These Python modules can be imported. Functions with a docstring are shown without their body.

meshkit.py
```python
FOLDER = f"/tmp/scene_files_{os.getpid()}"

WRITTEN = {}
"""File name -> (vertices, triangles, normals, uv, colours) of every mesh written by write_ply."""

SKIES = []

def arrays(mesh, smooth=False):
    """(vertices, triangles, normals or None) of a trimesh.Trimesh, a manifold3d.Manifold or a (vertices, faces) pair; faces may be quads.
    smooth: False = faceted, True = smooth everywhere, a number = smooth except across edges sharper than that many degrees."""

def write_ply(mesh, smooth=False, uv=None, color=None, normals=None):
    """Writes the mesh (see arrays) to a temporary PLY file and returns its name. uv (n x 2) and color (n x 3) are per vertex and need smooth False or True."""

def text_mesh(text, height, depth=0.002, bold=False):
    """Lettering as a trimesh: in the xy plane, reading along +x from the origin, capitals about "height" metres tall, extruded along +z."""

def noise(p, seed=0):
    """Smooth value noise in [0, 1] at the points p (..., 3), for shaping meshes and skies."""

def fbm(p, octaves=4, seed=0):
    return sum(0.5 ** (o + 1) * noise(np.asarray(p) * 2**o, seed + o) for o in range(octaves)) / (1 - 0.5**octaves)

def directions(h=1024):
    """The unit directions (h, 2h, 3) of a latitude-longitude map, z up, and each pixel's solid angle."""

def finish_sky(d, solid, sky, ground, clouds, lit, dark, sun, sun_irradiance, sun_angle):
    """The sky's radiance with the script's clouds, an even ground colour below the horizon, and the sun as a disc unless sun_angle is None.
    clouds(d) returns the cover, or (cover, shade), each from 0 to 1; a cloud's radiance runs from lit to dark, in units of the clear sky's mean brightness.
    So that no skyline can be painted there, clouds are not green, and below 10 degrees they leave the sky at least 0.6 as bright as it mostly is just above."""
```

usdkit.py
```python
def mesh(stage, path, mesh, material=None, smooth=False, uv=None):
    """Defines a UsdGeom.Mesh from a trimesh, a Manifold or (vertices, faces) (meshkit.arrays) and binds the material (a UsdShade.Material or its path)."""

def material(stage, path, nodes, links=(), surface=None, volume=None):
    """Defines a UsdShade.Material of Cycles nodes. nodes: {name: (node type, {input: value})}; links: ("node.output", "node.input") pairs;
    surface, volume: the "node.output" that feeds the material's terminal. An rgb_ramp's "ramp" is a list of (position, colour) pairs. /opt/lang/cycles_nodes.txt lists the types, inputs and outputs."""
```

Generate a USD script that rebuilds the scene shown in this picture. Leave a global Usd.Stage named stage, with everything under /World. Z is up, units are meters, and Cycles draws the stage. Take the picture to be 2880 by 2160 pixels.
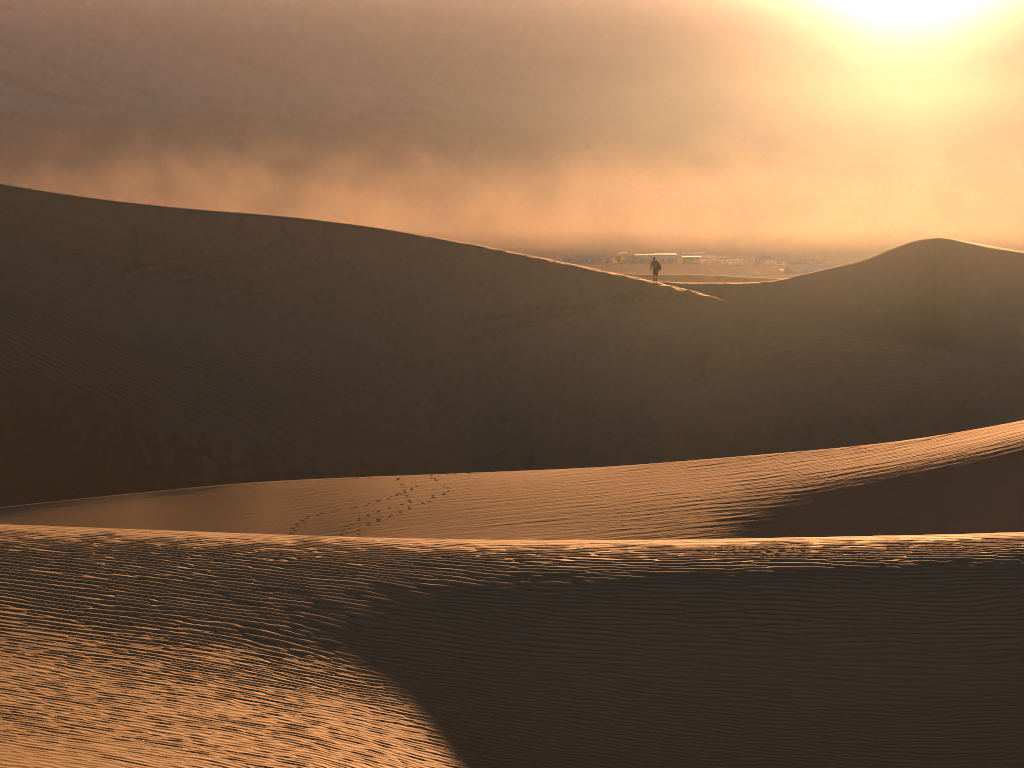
import math
import numpy as np
import trimesh
import manifold3d as m3
from scipy import ndimage
from scipy.interpolate import PchipInterpolator
from pxr import Gf, Sdf, Usd, UsdGeom, UsdLux, UsdShade, Vt
import usdkit
import meshkit

stage = Usd.Stage.CreateInMemory()
UsdGeom.SetStageUpAxis(stage, "Z")
UsdGeom.SetStageMetersPerUnit(stage, 1.0)
UsdGeom.Xform.Define(stage, "/World")
UsdGeom.Scope.Define(stage, "/World/Looks")

# ------------------------------------------------------------------ camera, sky, sun, exposure
CAM_Z = 26.0                      # the desert floor is z = 0
F_PX = 8167.0                     # focal length in pixels of a picture 2880 wide
HORIZON = 600.0                   # row of the true horizon in a picture 2160 tall
PITCH = math.atan((1080 - HORIZON) / F_PX)
EXPOSURE = 2.4
SUN_AZ = math.atan((2545 - 1440) / F_PX)
SUN_EL = math.radians(4.75)
SUN_DIR = np.array([math.sin(SUN_AZ) * math.cos(SUN_EL), math.cos(SUN_AZ) * math.cos(SUN_EL), math.sin(SUN_EL)])
SUN_INTENSITY = 1.25
SUN_COLOR = (1.0, 0.425, 0.16)
SKY_STRENGTH = 0.05
HAZE_DENSITY = 0.0000060
HAZE_COLOR = (0.55, 0.70, 0.95)
HAZE_G = 0.50
AUREOLE = 0.026                    # share of the coarse dust that scatters straight ahead
VEIL_DENSITY = 0.000026
DUST_DENSITY = 0.000062

cam = UsdGeom.Camera.Define(stage, "/World/camera")
cam.CreateHorizontalApertureAttr(36.0)
cam.CreateVerticalApertureAttr(27.0)
cam.CreateFocalLengthAttr(36.0 * F_PX / 2880)
cam.CreateClippingRangeAttr((0.5, 60000.0))
cam.CreateExposureAttr(EXPOSURE)
UsdGeom.Xformable(cam).AddTranslateOp().Set((0, 0, CAM_Z))
UsdGeom.Xformable(cam).AddRotateXOp().Set(90 - math.degrees(PITCH))

dome = UsdLux.DomeLight.Define(stage, "/World/sky")
sky_mat = usdkit.material(stage, "/World/Looks/sky", {
    "sky": ("sky_texture", {"sky_type": "single_scattering", "sun_disc": False, "sun_elevation": SUN_EL, "sun_rotation": SUN_AZ,
                            "altitude": 100.0, "air_density": 0.024, "aerosol_density": 0.01, "ozone_density": 0.0}),
    "bg": ("background_shader", {"strength": SKY_STRENGTH})}, [("sky.color", "bg.color")], surface="bg.background")
UsdShade.MaterialBindingAPI.Apply(dome.GetPrim()).Bind(sky_mat)
dome.GetPrim().SetCustomDataByKey("kind", "structure")

sun = UsdLux.DistantLight.Define(stage, "/World/sun")
sun.CreateAngleAttr(0.5)
sun.CreateIntensityAttr(SUN_INTENSITY)
sun.CreateNormalizeAttr(True)
sun.CreateColorAttr(Gf.Vec3f(*SUN_COLOR))
UsdGeom.Xformable(sun).AddTransformOp().Set(Gf.Matrix4d(Gf.Rotation(Gf.Vec3d(0, 0, 1), Gf.Vec3d(*map(float, SUN_DIR))), Gf.Vec3d(0, 0, 0)))

# ------------------------------------------------------------------ helpers
TAN_E = math.tan(SUN_EL)


def az(u):
    return np.arctan((np.asarray(u, float) - 1440) / F_PX)


def tan_el(v):
    return np.tan(np.arctan((1080 - np.asarray(v, float)) / F_PX) - PITCH)


def at(u, v, d):
    """The world point d metres out along the ground in the direction of a pixel of the photograph."""
    f = np.array([0, math.cos(PITCH), -math.sin(PITCH)])
    up = np.array([0, math.sin(PITCH), math.cos(PITCH)])
    r = f * F_PX + np.array([1.0, 0, 0]) * (u - 1440) + up * (1080 - v)
    r = r / math.hypot(r[0], r[1])
    return np.array([0, 0, CAM_Z]) + r * d


def curve(keys):
    k = np.array(keys, float)
    p = PchipInterpolator(k[:, 0], k[:, 1], extrapolate=True)
    lo, hi = k[0, 0], k[-1, 0]
    sl, sh = p.derivative()(lo), p.derivative()(hi)

    def f(x):
        x = np.asarray(x, float)
        y = p(np.clip(x, lo, hi))
        return y + np.where(x < lo, sl * 400 * np.tanh((x - lo) / 400), 0) + np.where(x > hi, sh * 400 * np.tanh((x - hi) / 400), 0)
    return f


NAMES = {}


def numbered(name, parent="/World"):
    k = NAMES.get((parent, name), 0)
    NAMES[(parent, name)] = k + 1
    return f"{parent}/{name}" if k == 0 else f"{parent}/{name}_{k:03d}"


def tag(prim, label=None, category=None, group=None, kind=None):
    p = prim.GetPrim() if hasattr(prim, "GetPrim") else prim
    for k, v in (("label", label), ("category", category), ("group", group), ("kind", kind)):
        if v:
            p.SetCustomDataByKey(k, v)
    return p


def grid(path, P, material):
    """A mesh of quads through the (n, m, 3) points, smooth shaded."""
    n, m = P.shape[:2]
    i = np.arange(n * m, dtype=np.int32).reshape(n, m)
    q = np.stack([i[:-1, :-1], i[:-1, 1:], i[1:, 1:], i[1:, :-1]], -1).reshape(-1, 4)
    du, dv = np.gradient(P, axis=1), np.gradient(P, axis=0)
    N = np.cross(du, dv)
    if N[..., 2].mean() < 0:
        N, q = -N, q[:, ::-1]
    N /= np.linalg.norm(N, axis=-1, keepdims=True)
    me = UsdGeom.Mesh.Define(stage, path)
    me.CreatePointsAttr(Vt.Vec3fArray.FromNumpy(P.reshape(-1, 3).astype(np.float32)))
    me.CreateFaceVertexCountsAttr(Vt.IntArray.FromNumpy(np.full(len(q), 4, np.int32)))
    me.CreateFaceVertexIndicesAttr(Vt.IntArray.FromNumpy(np.ascontiguousarray(q).ravel()))
    me.CreateSubdivisionSchemeAttr("none")
    me.CreateNormalsAttr(Vt.Vec3fArray.FromNumpy(N.reshape(-1, 3).astype(np.float32)))
    me.SetNormalsInterpolation("vertex")
    UsdShade.MaterialBindingAPI.Apply(me.GetPrim()).Bind(material)
    return me


def ripple_field(width, depth, dx, lam, s_lam, s_ang, seed, tilt=0.0):
    """A sheet of wind ripples: narrow-band noise whose crests run along x; returns (amplitude, phase) on a dx grid."""
    nx, ny = int(width / dx), int(depth / dx)
    rng = np.random.default_rng(seed)
    fx, fy = np.meshgrid(np.fft.fftfreq(nx, dx), np.fft.fftfreq(ny, dx))
    k, th = np.hypot(fx, fy), np.arctan2(fx, fy) - tilt
    w = np.exp(-0.5 * ((k * lam - 1) / s_lam) ** 2 - 0.5 * (np.angle(np.exp(1j * th)) / s_ang) ** 2)
    A = np.fft.ifft2(w * (rng.normal(size=k.shape) + 1j * rng.normal(size=k.shape)))
    A /= np.abs(A).mean()
    return A


def sample(A, x, y, dx):
    c = [np.mod(y / dx, A.shape[0] - 1), np.mod(x / dx, A.shape[1] - 1)]
    if np.iscomplexobj(A):
        return ndimage.map_coordinates(A.real, c, order=1, mode="wrap") + 1j * ndimage.map_coordinates(A.imag, c, order=1, mode="wrap")
    return ndimage.map_coordinates(A, c, order=1, mode="wrap")


def crests(A, power=1.6, lo=0.75):
    """Rounded crests, wide flat troughs, about 0 to 1."""
    return ((1 + np.cos(np.angle(A))) / 2) ** power * np.clip(np.abs(A), lo, 1.05)


def sfbm(x, y, scale, octaves=4, seed=0):
    return meshkit.fbm(np.stack([x / scale, y / scale, np.full_like(x, 7.3)], -1), octaves, seed) - 0.5


# ------------------------------------------------------------------ materials of the ground
def sand_material(name, base, bump_scale=60.0, bump=0.004, vary=0.10, stretch=(1, 1, 1), spec=0.03):
    b = np.array(base)
    return usdkit.material(stage, f"/World/Looks/{name}", {
        "g": ("geometry", {}),
        "map": ("mapping", {"mapping_type": "point", "scale": stretch}),
        "n": ("noise_texture", {"scale": bump_scale, "detail": 4.0, "roughness": 0.65}),
        "big": ("noise_texture", {"scale": 0.05, "detail": 5.0, "roughness": 0.6}),
        "mixn": ("math", {"math_type": "multiply_add", "value2": 0.5, "value3": 0.0}),
        "sum": ("math", {"math_type": "add"}),
        "ramp": ("rgb_ramp", {"ramp": [(0.2, tuple(b * (1 - vary))), (0.5, tuple(b)), (0.8, tuple(b * (1 + vary) * np.array([1.0, 1.01, 1.03])))]}),
        "bump": ("bump", {"strength": 1.0, "distance": bump}),
        "p": ("principled_bsdf", {"roughness": 0.85, "specular_ior_level": spec, "diffuse_roughness": 0.6})},
        [("g.position", "map.vector"), ("map.vector", "n.vector"), ("g.position", "big.vector"), ("n.fac", "mixn.value1"), ("big.fac", "sum.value1"),
         ("mixn.value", "sum.value2"), ("sum.value", "ramp.fac"), ("ramp.color", "p.base_color"), ("n.fac", "bump.height"), ("bump.normal", "p.normal")],
        surface="p.BSDF")


SAND = (0.45, 0.375, 0.175)
sand_near = sand_material("sand_near", SAND, 70.0, 0.0012)
sand_far = sand_material("sand_far", SAND, 4.0, 0.0010, vary=0.05, stretch=(0.35, 1.0, 1.0))
gravel = sand_material("desert_gravel", (0.44, 0.37, 0.31), 0.6, 0.05, 0.22, spec=0.0)
rock = sand_material("mountain_rock", (0.37, 0.30, 0.235), 0.0006, 6.0, 0.5, spec=0.0)

# ------------------------------------------------------------------ dunes
# A dune is a crest line (direction, row, range) with a profile of slopes down its near side and its far side.
U_PAD = 700.0


def dune(name, label, crest_v, crest_r, s_front, slope_front, s_back, slope_back, cols, material, relief=None, relative=True, u0=-U_PAD, u1=2880 + U_PAD, zmin=0.4, prints=None):
    """slope_front(u, s): downhill slope towards the camera, s metres in front of the crest; with relative=True it is given as what is left of the sun's height
    (positive = turned to the sun)."""
    u = np.linspace(u0, u1, cols)
    a, R = az(u), crest_r(u)
    zc = CAM_Z + R * tan_el(crest_v(u))
    U = u[None, :]
    def integrate(s, fn):
        sl = fn(U, s[:, None]) * np.ones((len(s), cols))
        return np.concatenate([np.zeros((1, cols)), np.cumsum(0.5 * (sl[1:] + sl[:-1]) * np.diff(s)[:, None], 0)], 0)
    ff = (lambda U_, s_: TAN_E - slope_front(U_, s_)) if relative else slope_front
    zf = zc - integrate(s_front, ff)
    depr = np.maximum(-tan_el(crest_v(u)), 0)[None, :] + 0.03
    back0, slope_back = slope_back, (lambda U_, s_: back0(U_, s_) + depr * np.clip(1.6 - s_ / 12, 0, 1))
    zb = zc - integrate(s_back[1:] if s_back[0] > 0 else s_back, slope_back)[(0 if s_back[0] > 0 else 1):]
    sb = s_back[1:]
    s = np.concatenate([-sb[::-1], s_front])             # along the way towards the camera
    Z = np.concatenate([zb[::-1], zf], 0)
    r = R[None, :] - s[:, None]
    X, Y = r * np.sin(a), r * np.cos(a)
    if relief is not None:
        Z = Z + relief(X, Y, U * np.ones_like(X), s[:, None] * np.ones_like(X))
    if prints is not None:
        Z = Z + footprints(X, Y, Z, *prints)
    Z = np.maximum(Z, zmin)
    me = grid(numbered(name), np.stack([X, Y, Z], -1), material)
    tag(me, label, "dune", kind="structure")
    return me, u, s, X, Y, Z


def bend(u, keys):
    return curve(keys)(u)


def steps(*parts):
    """Sample positions: consecutive (start, end, count)."""
    out = [np.linspace(a, b, n, endpoint=False) for a, b, n in parts]
    return np.concatenate(out + [[parts[-1][1]]])


def slopes(table_s, table):
    """slope(u, s) from a table: {u: slopes at table_s}; smooth in both."""
    us = sorted(table)
    fs = [curve([(u, table[u][k]) for u in us]) for k in range(len(table_s))]
    def f(U, s):
        u = np.asarray(U)[0]
        vals = np.stack([g(np.clip(u, us[0], us[-1])) for g in fs], 0)
        p = PchipInterpolator(table_s, vals, axis=0)
        return p(np.clip(np.asarray(s)[:, 0], table_s[0], table_s[-1]))
    return f


# --- the near dune
near_v = curve([(0, 1462), (350, 1480), (716, 1498), (1080, 1512), (1440, 1519), (1800, 1518), (2161, 1510), (2520, 1499), (2880, 1484)])
near_r = curve([(0, 29), (1440, 30), (2880, 31)])
A1 = ripple_field(16.0, 16.0, 0.02, 0.150, 0.22, 0.20, 11)
A2 = ripple_field(14.0, 14.0, 0.015, 0.095, 0.28, 0.32, 12)


def near_relief(X, Y, U, s):
    wx = 0.9 * sfbm(X, Y, 2.5, 3, 1)
    wy = 0.7 * sfbm(X, Y, 2.6, 3, 2) + 0.035 * X
    h = crests(sample(A1, X + wx + 50, Y + wy, 0.02), 1.5)
    h2 = crests(sample(A2, X + wx + 50, Y + wy, 0.015), 1.5)
    m = np.clip((sfbm(X, Y, 2.2, 3, 9) + 0.25) * 2, 0.0, 1)
    low = np.clip((s - 4.2) / 2.6, 0, 1)
    swell = 0.75 + 0.9 * (sfbm(X, Y, 1.1, 3, 15) + 0.1)
    return np.clip(0.24 + s * 0.46, 0.24, 1) * ((0.0125 - 0.0105 * low) * h * swell + (0.002 + 0.0050 * low - 0.0012 * np.clip((s - 6.5) / 2, 0, 1)) * h2 * (0.4 + 0.6 * m)) + 0.004 * sfbm(X, Y, 1.6, 3, 5) + 0.0015 * sfbm(X, Y, 0.09, 2, 6)


near_s = [0, 0.5, 1.2, 2.2, 3.5, 5.0, 6.5, 8.0, 10.0, 14.0, 22.0]
near_slope = slopes(near_s, {
    -700: [0.085, 0.086, 0.088, 0.032, 0.013, 0.014, 0.042, 0.080, 0.095, 0.09, 0.06],
    0:    [0.085, 0.086, 0.086, 0.030, 0.011, 0.012, 0.040, 0.080, 0.095, 0.09, 0.06],
    500:  [0.085, 0.086, 0.084, 0.028, 0.002, 0.004, 0.036, 0.078, 0.095, 0.09, 0.06],
    800:  [0.085, 0.086, 0.084, 0.031, -0.008, -0.016, 0.028, 0.074, 0.095, 0.09, 0.06],
    1440: [0.085, 0.086, 0.080, 0.018, -0.026, -0.036, -0.024, 0.000, 0.05, 0.06, 0.06],
    2160: [0.085, 0.086, 0.080, 0.012, -0.060, -0.075, -0.060, -0.030, 0.0, 0.03, 0.05],
    2880: [0.085, 0.086, 0.074, -0.005, -0.080, -0.085, -0.070, -0.050, -0.03, 0.0, 0.03],
    3580: [0.085, 0.086, 0.074, -0.005, -0.080, -0.085, -0.070, -0.050, -0.03, 0.0, 0.03]})
dune("sand_dune", "nearest dune, wind rippled, its crest lit and its face half in shade", near_v, near_r,
     steps((0, 13.0, 720), (13.0, 24, 40)), near_slope, steps((0, 1, 12), (1, 30, 60)),
     lambda U, s: 0.0 * U + 0.02 + 0.16 * np.clip(s / 6, 0, 1), 820, sand_near, near_relief, u0=-250, u1=3130)

# --- the middle dune
mid_v = curve([(-400, 1448), (0, 1414), (390, 1380), (716, 1354), (911, 1345), (1302, 1331), (1667, 1315), (2083, 1282), (2474, 1243), (2880, 1174)])
mid_r = curve([(-700, 101), (0, 100), (390, 99), (750, 96), (1100, 92.5), (1440, 90.5), (2880, 86)])
B1 = ripple_field(40.0, 40.0, 0.05, 0.26, 0.35, 0.30, 21)
B2 = ripple_field(60.0, 60.0, 0.06, 0.80, 0.40, 0.30, 22)


def project(P):
    x, y, z = P[..., 0], P[..., 1], P[..., 2] - CAM_Z
    f = y * math.cos(PITCH) - z * math.sin(PITCH)
    w = y * math.sin(PITCH) + z * math.cos(PITCH)
    return 1440 + F_PX * x / f, 1080 - F_PX * w / f


def footprints(X, Y, Z, prints, size, depth, rim):
    """Presses footprints into a dune, each found by where its trail crosses the sand."""
    u, v = project(np.stack([X, Y, Z], -1))
    D = np.zeros_like(Z)
    n0 = int(np.argmax(v.mean(1) > -1e9))
    for k, (pu, pv) in enumerate(prints):
        j = int(np.argmin(np.abs(u[-1] - pu)))
        col = v[:, j].copy()
        best = np.where(np.maximum.accumulate(Z[:, j] * 0 + np.arange(len(col))) >= n0, np.abs(col - pv), 1e9)
        start = int(np.argmin(col))                # the crest: below it the near side
        i = start + int(np.argmin(best[start:]))
        i0, i1, j0, j1 = max(i - 30, 0), i + 31, max(j - 40, 0), j + 41
        dx, dy = X[i0:i1, j0:j1] - X[i, j], Y[i0:i1, j0:j1] - Y[i, j]
        q = (dx / size[0]) ** 2 + (dy / size[1]) ** 2
        D[i0:i1, j0:j1] += -depth * np.exp(-q * q) + rim * np.exp(-((np.sqrt(q) - 1.35) / 0.35) ** 2)
    return D


def trail(zoom, x0, y0, pts):
    return [(x0 + a / zoom, y0 + b / zoom) for a, b in pts]


MID_PRINTS = trail(2.458, 700, 1240, [
    (305, 640), (335, 622), (313, 608), (347, 595), (350, 580), (395, 567), (385, 553), (418, 540), (422, 526), (492, 515), (518, 502), (587, 492), (625, 479), (720, 472), (757, 460),
    (825, 450), (838, 437), (902, 423), (915, 412), (978, 400), (990, 388), (1035, 378), (1045, 367), (1090, 357), (1085, 346), (1130, 338), (1130, 328), (1170, 315),
    (650, 655), (665, 625), (700, 610), (675, 595), (718, 580), (768, 553), (770, 540), (830, 526), (835, 515), (890, 500), (905, 488), (985, 464), (1070, 440),
    (770, 648), (770, 618), (838, 588), (838, 572), (910, 558), (910, 545), (985, 528), (990, 515), (1060, 500), (1048, 486), (1115, 470), (1117, 459), (1125, 427), (1118, 413), (1100, 390),
    (1100, 378), (1070, 370), (1080, 320), (1070, 306), (1040, 270), (1040, 262), (1000, 245), (1060, 243),
    (1208, 433), (1255, 420), (1275, 395), (1278, 382), (1355, 372), (1360, 360), (1388, 350), (1380, 328), (1355, 320), (1300, 275), (1290, 262), (1265, 260),
    (65, 302), (120, 297), (210, 293), (275, 288), (360, 284), (420, 279), (505, 277), (555, 271), (648, 268), (705, 264), (765, 260), (848, 257), (1270, 240), (1320, 245), (1375, 236), (1430, 232), (1520, 228)])


def mid_relief(X, Y, U, s):
    wx = 2.0 * sfbm(X, Y, 6, 3, 31)
    wy = 0.8 * sfbm(X, Y, 8, 3, 32)
    h = 0.9 * crests(sample(B1, X + wx + 200, Y + wy, 0.05), 1.3) + 0.3 * sample(B2, X + wx + 200, Y + wy, 0.06).real
    g = 0.30 + 0.70 / (1 + np.exp(-(U - 1100) / 300))
    return 0.0034 * h * g + 0.05 * sfbm(X, Y, 14, 3, 33) * np.clip(s / 6, 0, 1)


mid_s = [0, 1, 2, 3, 6, 10, 15, 20, 30, 50]
mid_slope = slopes(mid_s, {
    -700: [0.026, 0.030, 0.036, 0.042, 0.055, 0.060, 0.06, 0.06, 0.06, 0.05],
    0:    [0.026, 0.032, 0.038, 0.044, 0.055, 0.060, 0.06, 0.06, 0.06, 0.05],
    390:  [0.035, 0.042, 0.048, 0.052, 0.057, 0.060, 0.06, 0.06, 0.06, 0.05],
    900:  [0.055, 0.055, 0.054, 0.053, 0.052, 0.050, 0.05, 0.05, 0.06, 0.05],
    1500: [0.055, 0.051, 0.048, 0.045, 0.041, 0.038, 0.036, 0.03, 0.04, 0.04],
    1900: [0.034, 0.035, 0.036, 0.037, 0.035, 0.028, 0.022, 0.02, 0.03, 0.04],
    2130: [0.025, 0.027, 0.029, 0.029, 0.024, 0.010, -0.004, -0.015, 0.0, 0.02],
    2500: [0.022, 0.024, 0.026, 0.024, 0.004, -0.022, -0.035, -0.03, 0.0, 0.02],
    2880: [0.022, 0.025, 0.027, 0.016, -0.015, -0.05, -0.07, -0.05, 0.0, 0.02],
    3580: [0.048, 0.045, 0.04, 0.01, -0.05, -0.08, -0.08, -0.05, 0.0, 0.02]})
dune("sand_dune", "second dune with a lit crest crossed by trails of footprints", mid_v, mid_r,
     steps((0, 26, 380), (26, 62, 40)), mid_slope, steps((0, 1, 10), (1, 40, 60)),
     lambda U, s: 0.03 + 0.15 * np.clip(s / 8, 0, 1)  - 0.10 * np.clip((s - 30) / 10, 0, 1), 1000, sand_near, mid_relief, u0=-300, u1=3180, prints=(MID_PRINTS, (0.042, 0.095), 0.014, 0.002))

# --- the great dune with the walker on its ridge
main_v = curve([(0, 517), (260, 557), (521, 586), (781, 607), (1042, 638), (1302, 682), (1562, 733), (1823, 788), (2031, 841), (2156, 880), (2351, 926), (2547, 962), (2742, 990), (2880, 1002)])
main_r = curve([(-700, 212), (0, 208), (1000, 203), (1845, 198), (2160, 191), (2547, 178), (2880, 173)])


C1 = ripple_field(80.0, 80.0, 0.12, 0.75, 0.30, 0.22, 43, tilt=0.75)
MAIN_PRINTS = trail(2.765, 1300, 720, [
    (20, 690), (75, 675), (110, 650), (165, 620), (225, 600), (270, 588), (330, 570), (385, 560), (425, 545), (450, 515), (525, 515), (570, 490), (665, 490), (765, 475), (835, 457), (885, 450),
    (945, 440), (980, 392), (1045, 375), (1145, 365), (1170, 320), (1215, 355), (1260, 310), (1320, 310), (1370, 295), (1430, 285), (1470, 265), (1500, 250),
    (35, 540), (90, 500), (160, 503), (200, 495), (260, 493), (350, 470), (405, 462), (510, 455), (585, 445), (660, 435), (745, 420), (775, 405), (850, 412), (930, 408),
    (1195, 350), (1290, 352), (1400, 350), (1460, 345), (1530, 338), (1610, 330), (1660, 322), (1760, 320),
    (1865, 770), (1860, 800), (1822, 818), (1835, 850), (1830, 880), (1825, 920), (1835, 960)])


def main_relief(X, Y, U, s):
    rough = np.exp(-((s - 0.8) / 1.2) ** 2) * np.clip((U - 900) / 900, 0, 1)
    c, t = math.cos(0.62), math.sin(0.62)
    smear = sfbm((X * c + Y * t), (Y * c - X * t) * 3.2, 2.4, 3, 44)
    patch = np.exp(-((U - 500) / 480) ** 2 - ((s - 14) / 7) ** 2)
    rip = crests(sample(C1, X + 1.5 * sfbm(X, Y, 9, 3, 45) + 300, Y + 1.0 * sfbm(X, Y, 7, 3, 46), 0.12), 1.2)
    band = np.clip(0.35 + 1.3 * sfbm(X, Y, 22, 3, 47), 0, 1)
    return 0.17 * rough * sfbm(X, Y, 0.7, 3, 41) + 0.5 * sfbm(X, Y, 34, 2, 42) * np.clip(s / 10, 0, 1) - 1.1 * patch * np.clip(smear - 0.05, 0, 1) + 0.085 * rip * band * np.clip(s / 4, 0, 1)


main_s = [0, 0.6, 1.5, 2.2, 4, 8, 16, 30, 50, 70, 110]
main_slope = slopes(main_s, {
    -700: [-0.05, -0.10, -0.15, -0.18, -0.22, -0.20, -0.14, -0.08, -0.05, -0.030, -0.030],
    0:    [-0.05, -0.10, -0.15, -0.18, -0.22, -0.20, -0.14, -0.08, -0.05, -0.030, -0.030],
    500:  [-0.04, -0.09, -0.15, -0.19, -0.23, -0.21, -0.15, -0.09, -0.05, -0.030, -0.030],
    1000: [-0.01, -0.07, -0.14, -0.2, -0.25, -0.22, -0.16, -0.10, -0.06, -0.04, -0.03],
    1300: [0.04, 0.01, -0.08, -0.16, -0.20, -0.18, -0.16, -0.13, -0.08, -0.04, -0.03],
    1500: [0.05, 0.03, -0.02, -0.1, -0.18, -0.16, -0.14, -0.12, -0.08, -0.04, -0.03],
    1850: [0.05, 0.03, 0.00, -0.05, -0.12, -0.12, -0.11, -0.10, -0.08, -0.04, -0.03],
    2031: [0.04, 0.01, -0.04, -0.08, -0.10, -0.10, -0.10, -0.09, -0.08, -0.04, -0.03],
    2160: [-0.03, -0.03, -0.05, -0.08, -0.10, -0.10, -0.10, -0.09, -0.08, -0.04, -0.03],
    2880: [-0.06, -0.06, -0.06, -0.07, -0.08, -0.09, -0.10, -0.09, -0.08, -0.04, -0.03],
    3580: [-0.06, -0.06, -0.06, -0.07, -0.08, -0.09, -0.10, -0.09, -0.08, -0.04, -0.03]})
MAIN = dune("sand_dune", "great dune in shade whose ridge climbs to the left past the walker", main_v, main_r,
     steps((0, 4, 50), (4, 54, 360), (54, 112, 70)), main_slope, steps((0, 3, 12), (3, 60, 40)),
     lambda U, s: 0.02 + 0.20 * np.clip(s / 6, 0, 1), 1050, sand_far, main_relief, u0=-450, u1=3330, prints=(MAIN_PRINTS, (0.22, 0.34), 0.13, 0.09))

# --- the peaked dune on the right
right_v = curve([(1500, 800), (1700, 794), (1850, 791), (1931, 795), (2070, 795), (2175, 789), (2200, 784), (2314, 758), (2400, 739), (2448, 724), (2526, 692), (2591, 673), (2643, 668), (2708, 677), (2786, 691), (2880, 707)])
right_r = curve([(1500, 200), (1850, 200), (2000, 203), (2175, 208), (2400, 215), (2640, 222), (2880, 226)])
right_slope = slopes([0, 0.5, 1.2, 3, 10, 30, 60], {
    1500: [0.05, 0.02, -0.03, -0.08, -0.10, -0.08, -0.04],
    2175: [0.05, 0.02, -0.03, -0.08, -0.10, -0.08, -0.04],
    2400: [0.02, -0.05, -0.12, -0.16, -0.14, -0.08, -0.03],
    2630: [0.02, -0.04, -0.12, -0.18, -0.16, -0.08, -0.03],
    2700: [0.055, 0.050, 0.03, -0.03, -0.12, -0.06, -0.03],
    2790: [0.055, 0.052, 0.04, 0.01, -0.10, -0.04, -0.03],
    2880: [0.055, 0.050, 0.03, -0.02, -0.06, -0.03, -0.03],
    3580: [0.055, 0.050, 0.03, -0.02, -0.06, -0.03, -0.03]})
dune("sand_dune", "peaked dune in shade on the right beyond the great dune", right_v, right_r,
     steps((0, 3, 30), (3, 75, 120)), right_slope, steps((0, 3, 10), (3, 60, 40)),
     lambda U, s: 0.02 + 0.20 * np.clip(s / 6, 0, 1), 500, sand_far,
     lambda X, Y, U, s: 0.05 * np.exp(-((s - 0.6) / 0.8) ** 2) * sfbm(X, Y, 0.8, 4, 51) + 0.5 * sfbm(X, Y, 25, 3, 52) * np.clip(s / 10, 0, 1), u0=1500)

# --- the low dark dune behind the saddle
low_v = curve([(1300, 756), (1600, 764), (1744, 768), (1817, 772), (1907, 772), (1988, 773), (2070, 777), (2200, 783), (2400, 796)])
dune("sand_dune", "low dark dune behind the saddle, rimmed with light", low_v, curve([(1300, 300), (2400, 296)]),
     steps((0, 2, 20), (2, 30, 30)), lambda U, s: 0.05 - 0.6 * np.clip((s - 0.2) / 1.2, 0, 1) + 0.45 * np.clip((s - 4) / 10, 0, 1) + 0 * U, steps((0, 3, 10), (3, 50, 30)),
     lambda U, s: 0.02 + 0.20 * np.clip(s / 8, 0, 1) + 0 * U, 300, sand_far, None, u0=1300, u1=2600)

# ------------------------------------------------------------------ desert floor, alluvial fan, mountains
FOOT_R, RIDGE_R = 17000.0, 30000.0
foot_v = curve([(-2000, 270), (0, 312), (700, 352), (1440, 402), (2880, 470), (4500, 520)])
az_w = np.linspace(-0.62, 0.62, 420)
u_w = 1440 + F_PX * np.tan(az_w)
foot_z = np.maximum(CAM_Z + FOOT_R * tan_el(foot_v(u_w)), 60)


def fan_height(a, r):
    fz = np.interp(a, az_w, foot_z)
    t = np.clip((r - 2000) / (FOOT_R - 2000), 0, 1.0)
    return fz * t ** 1.2


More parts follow.
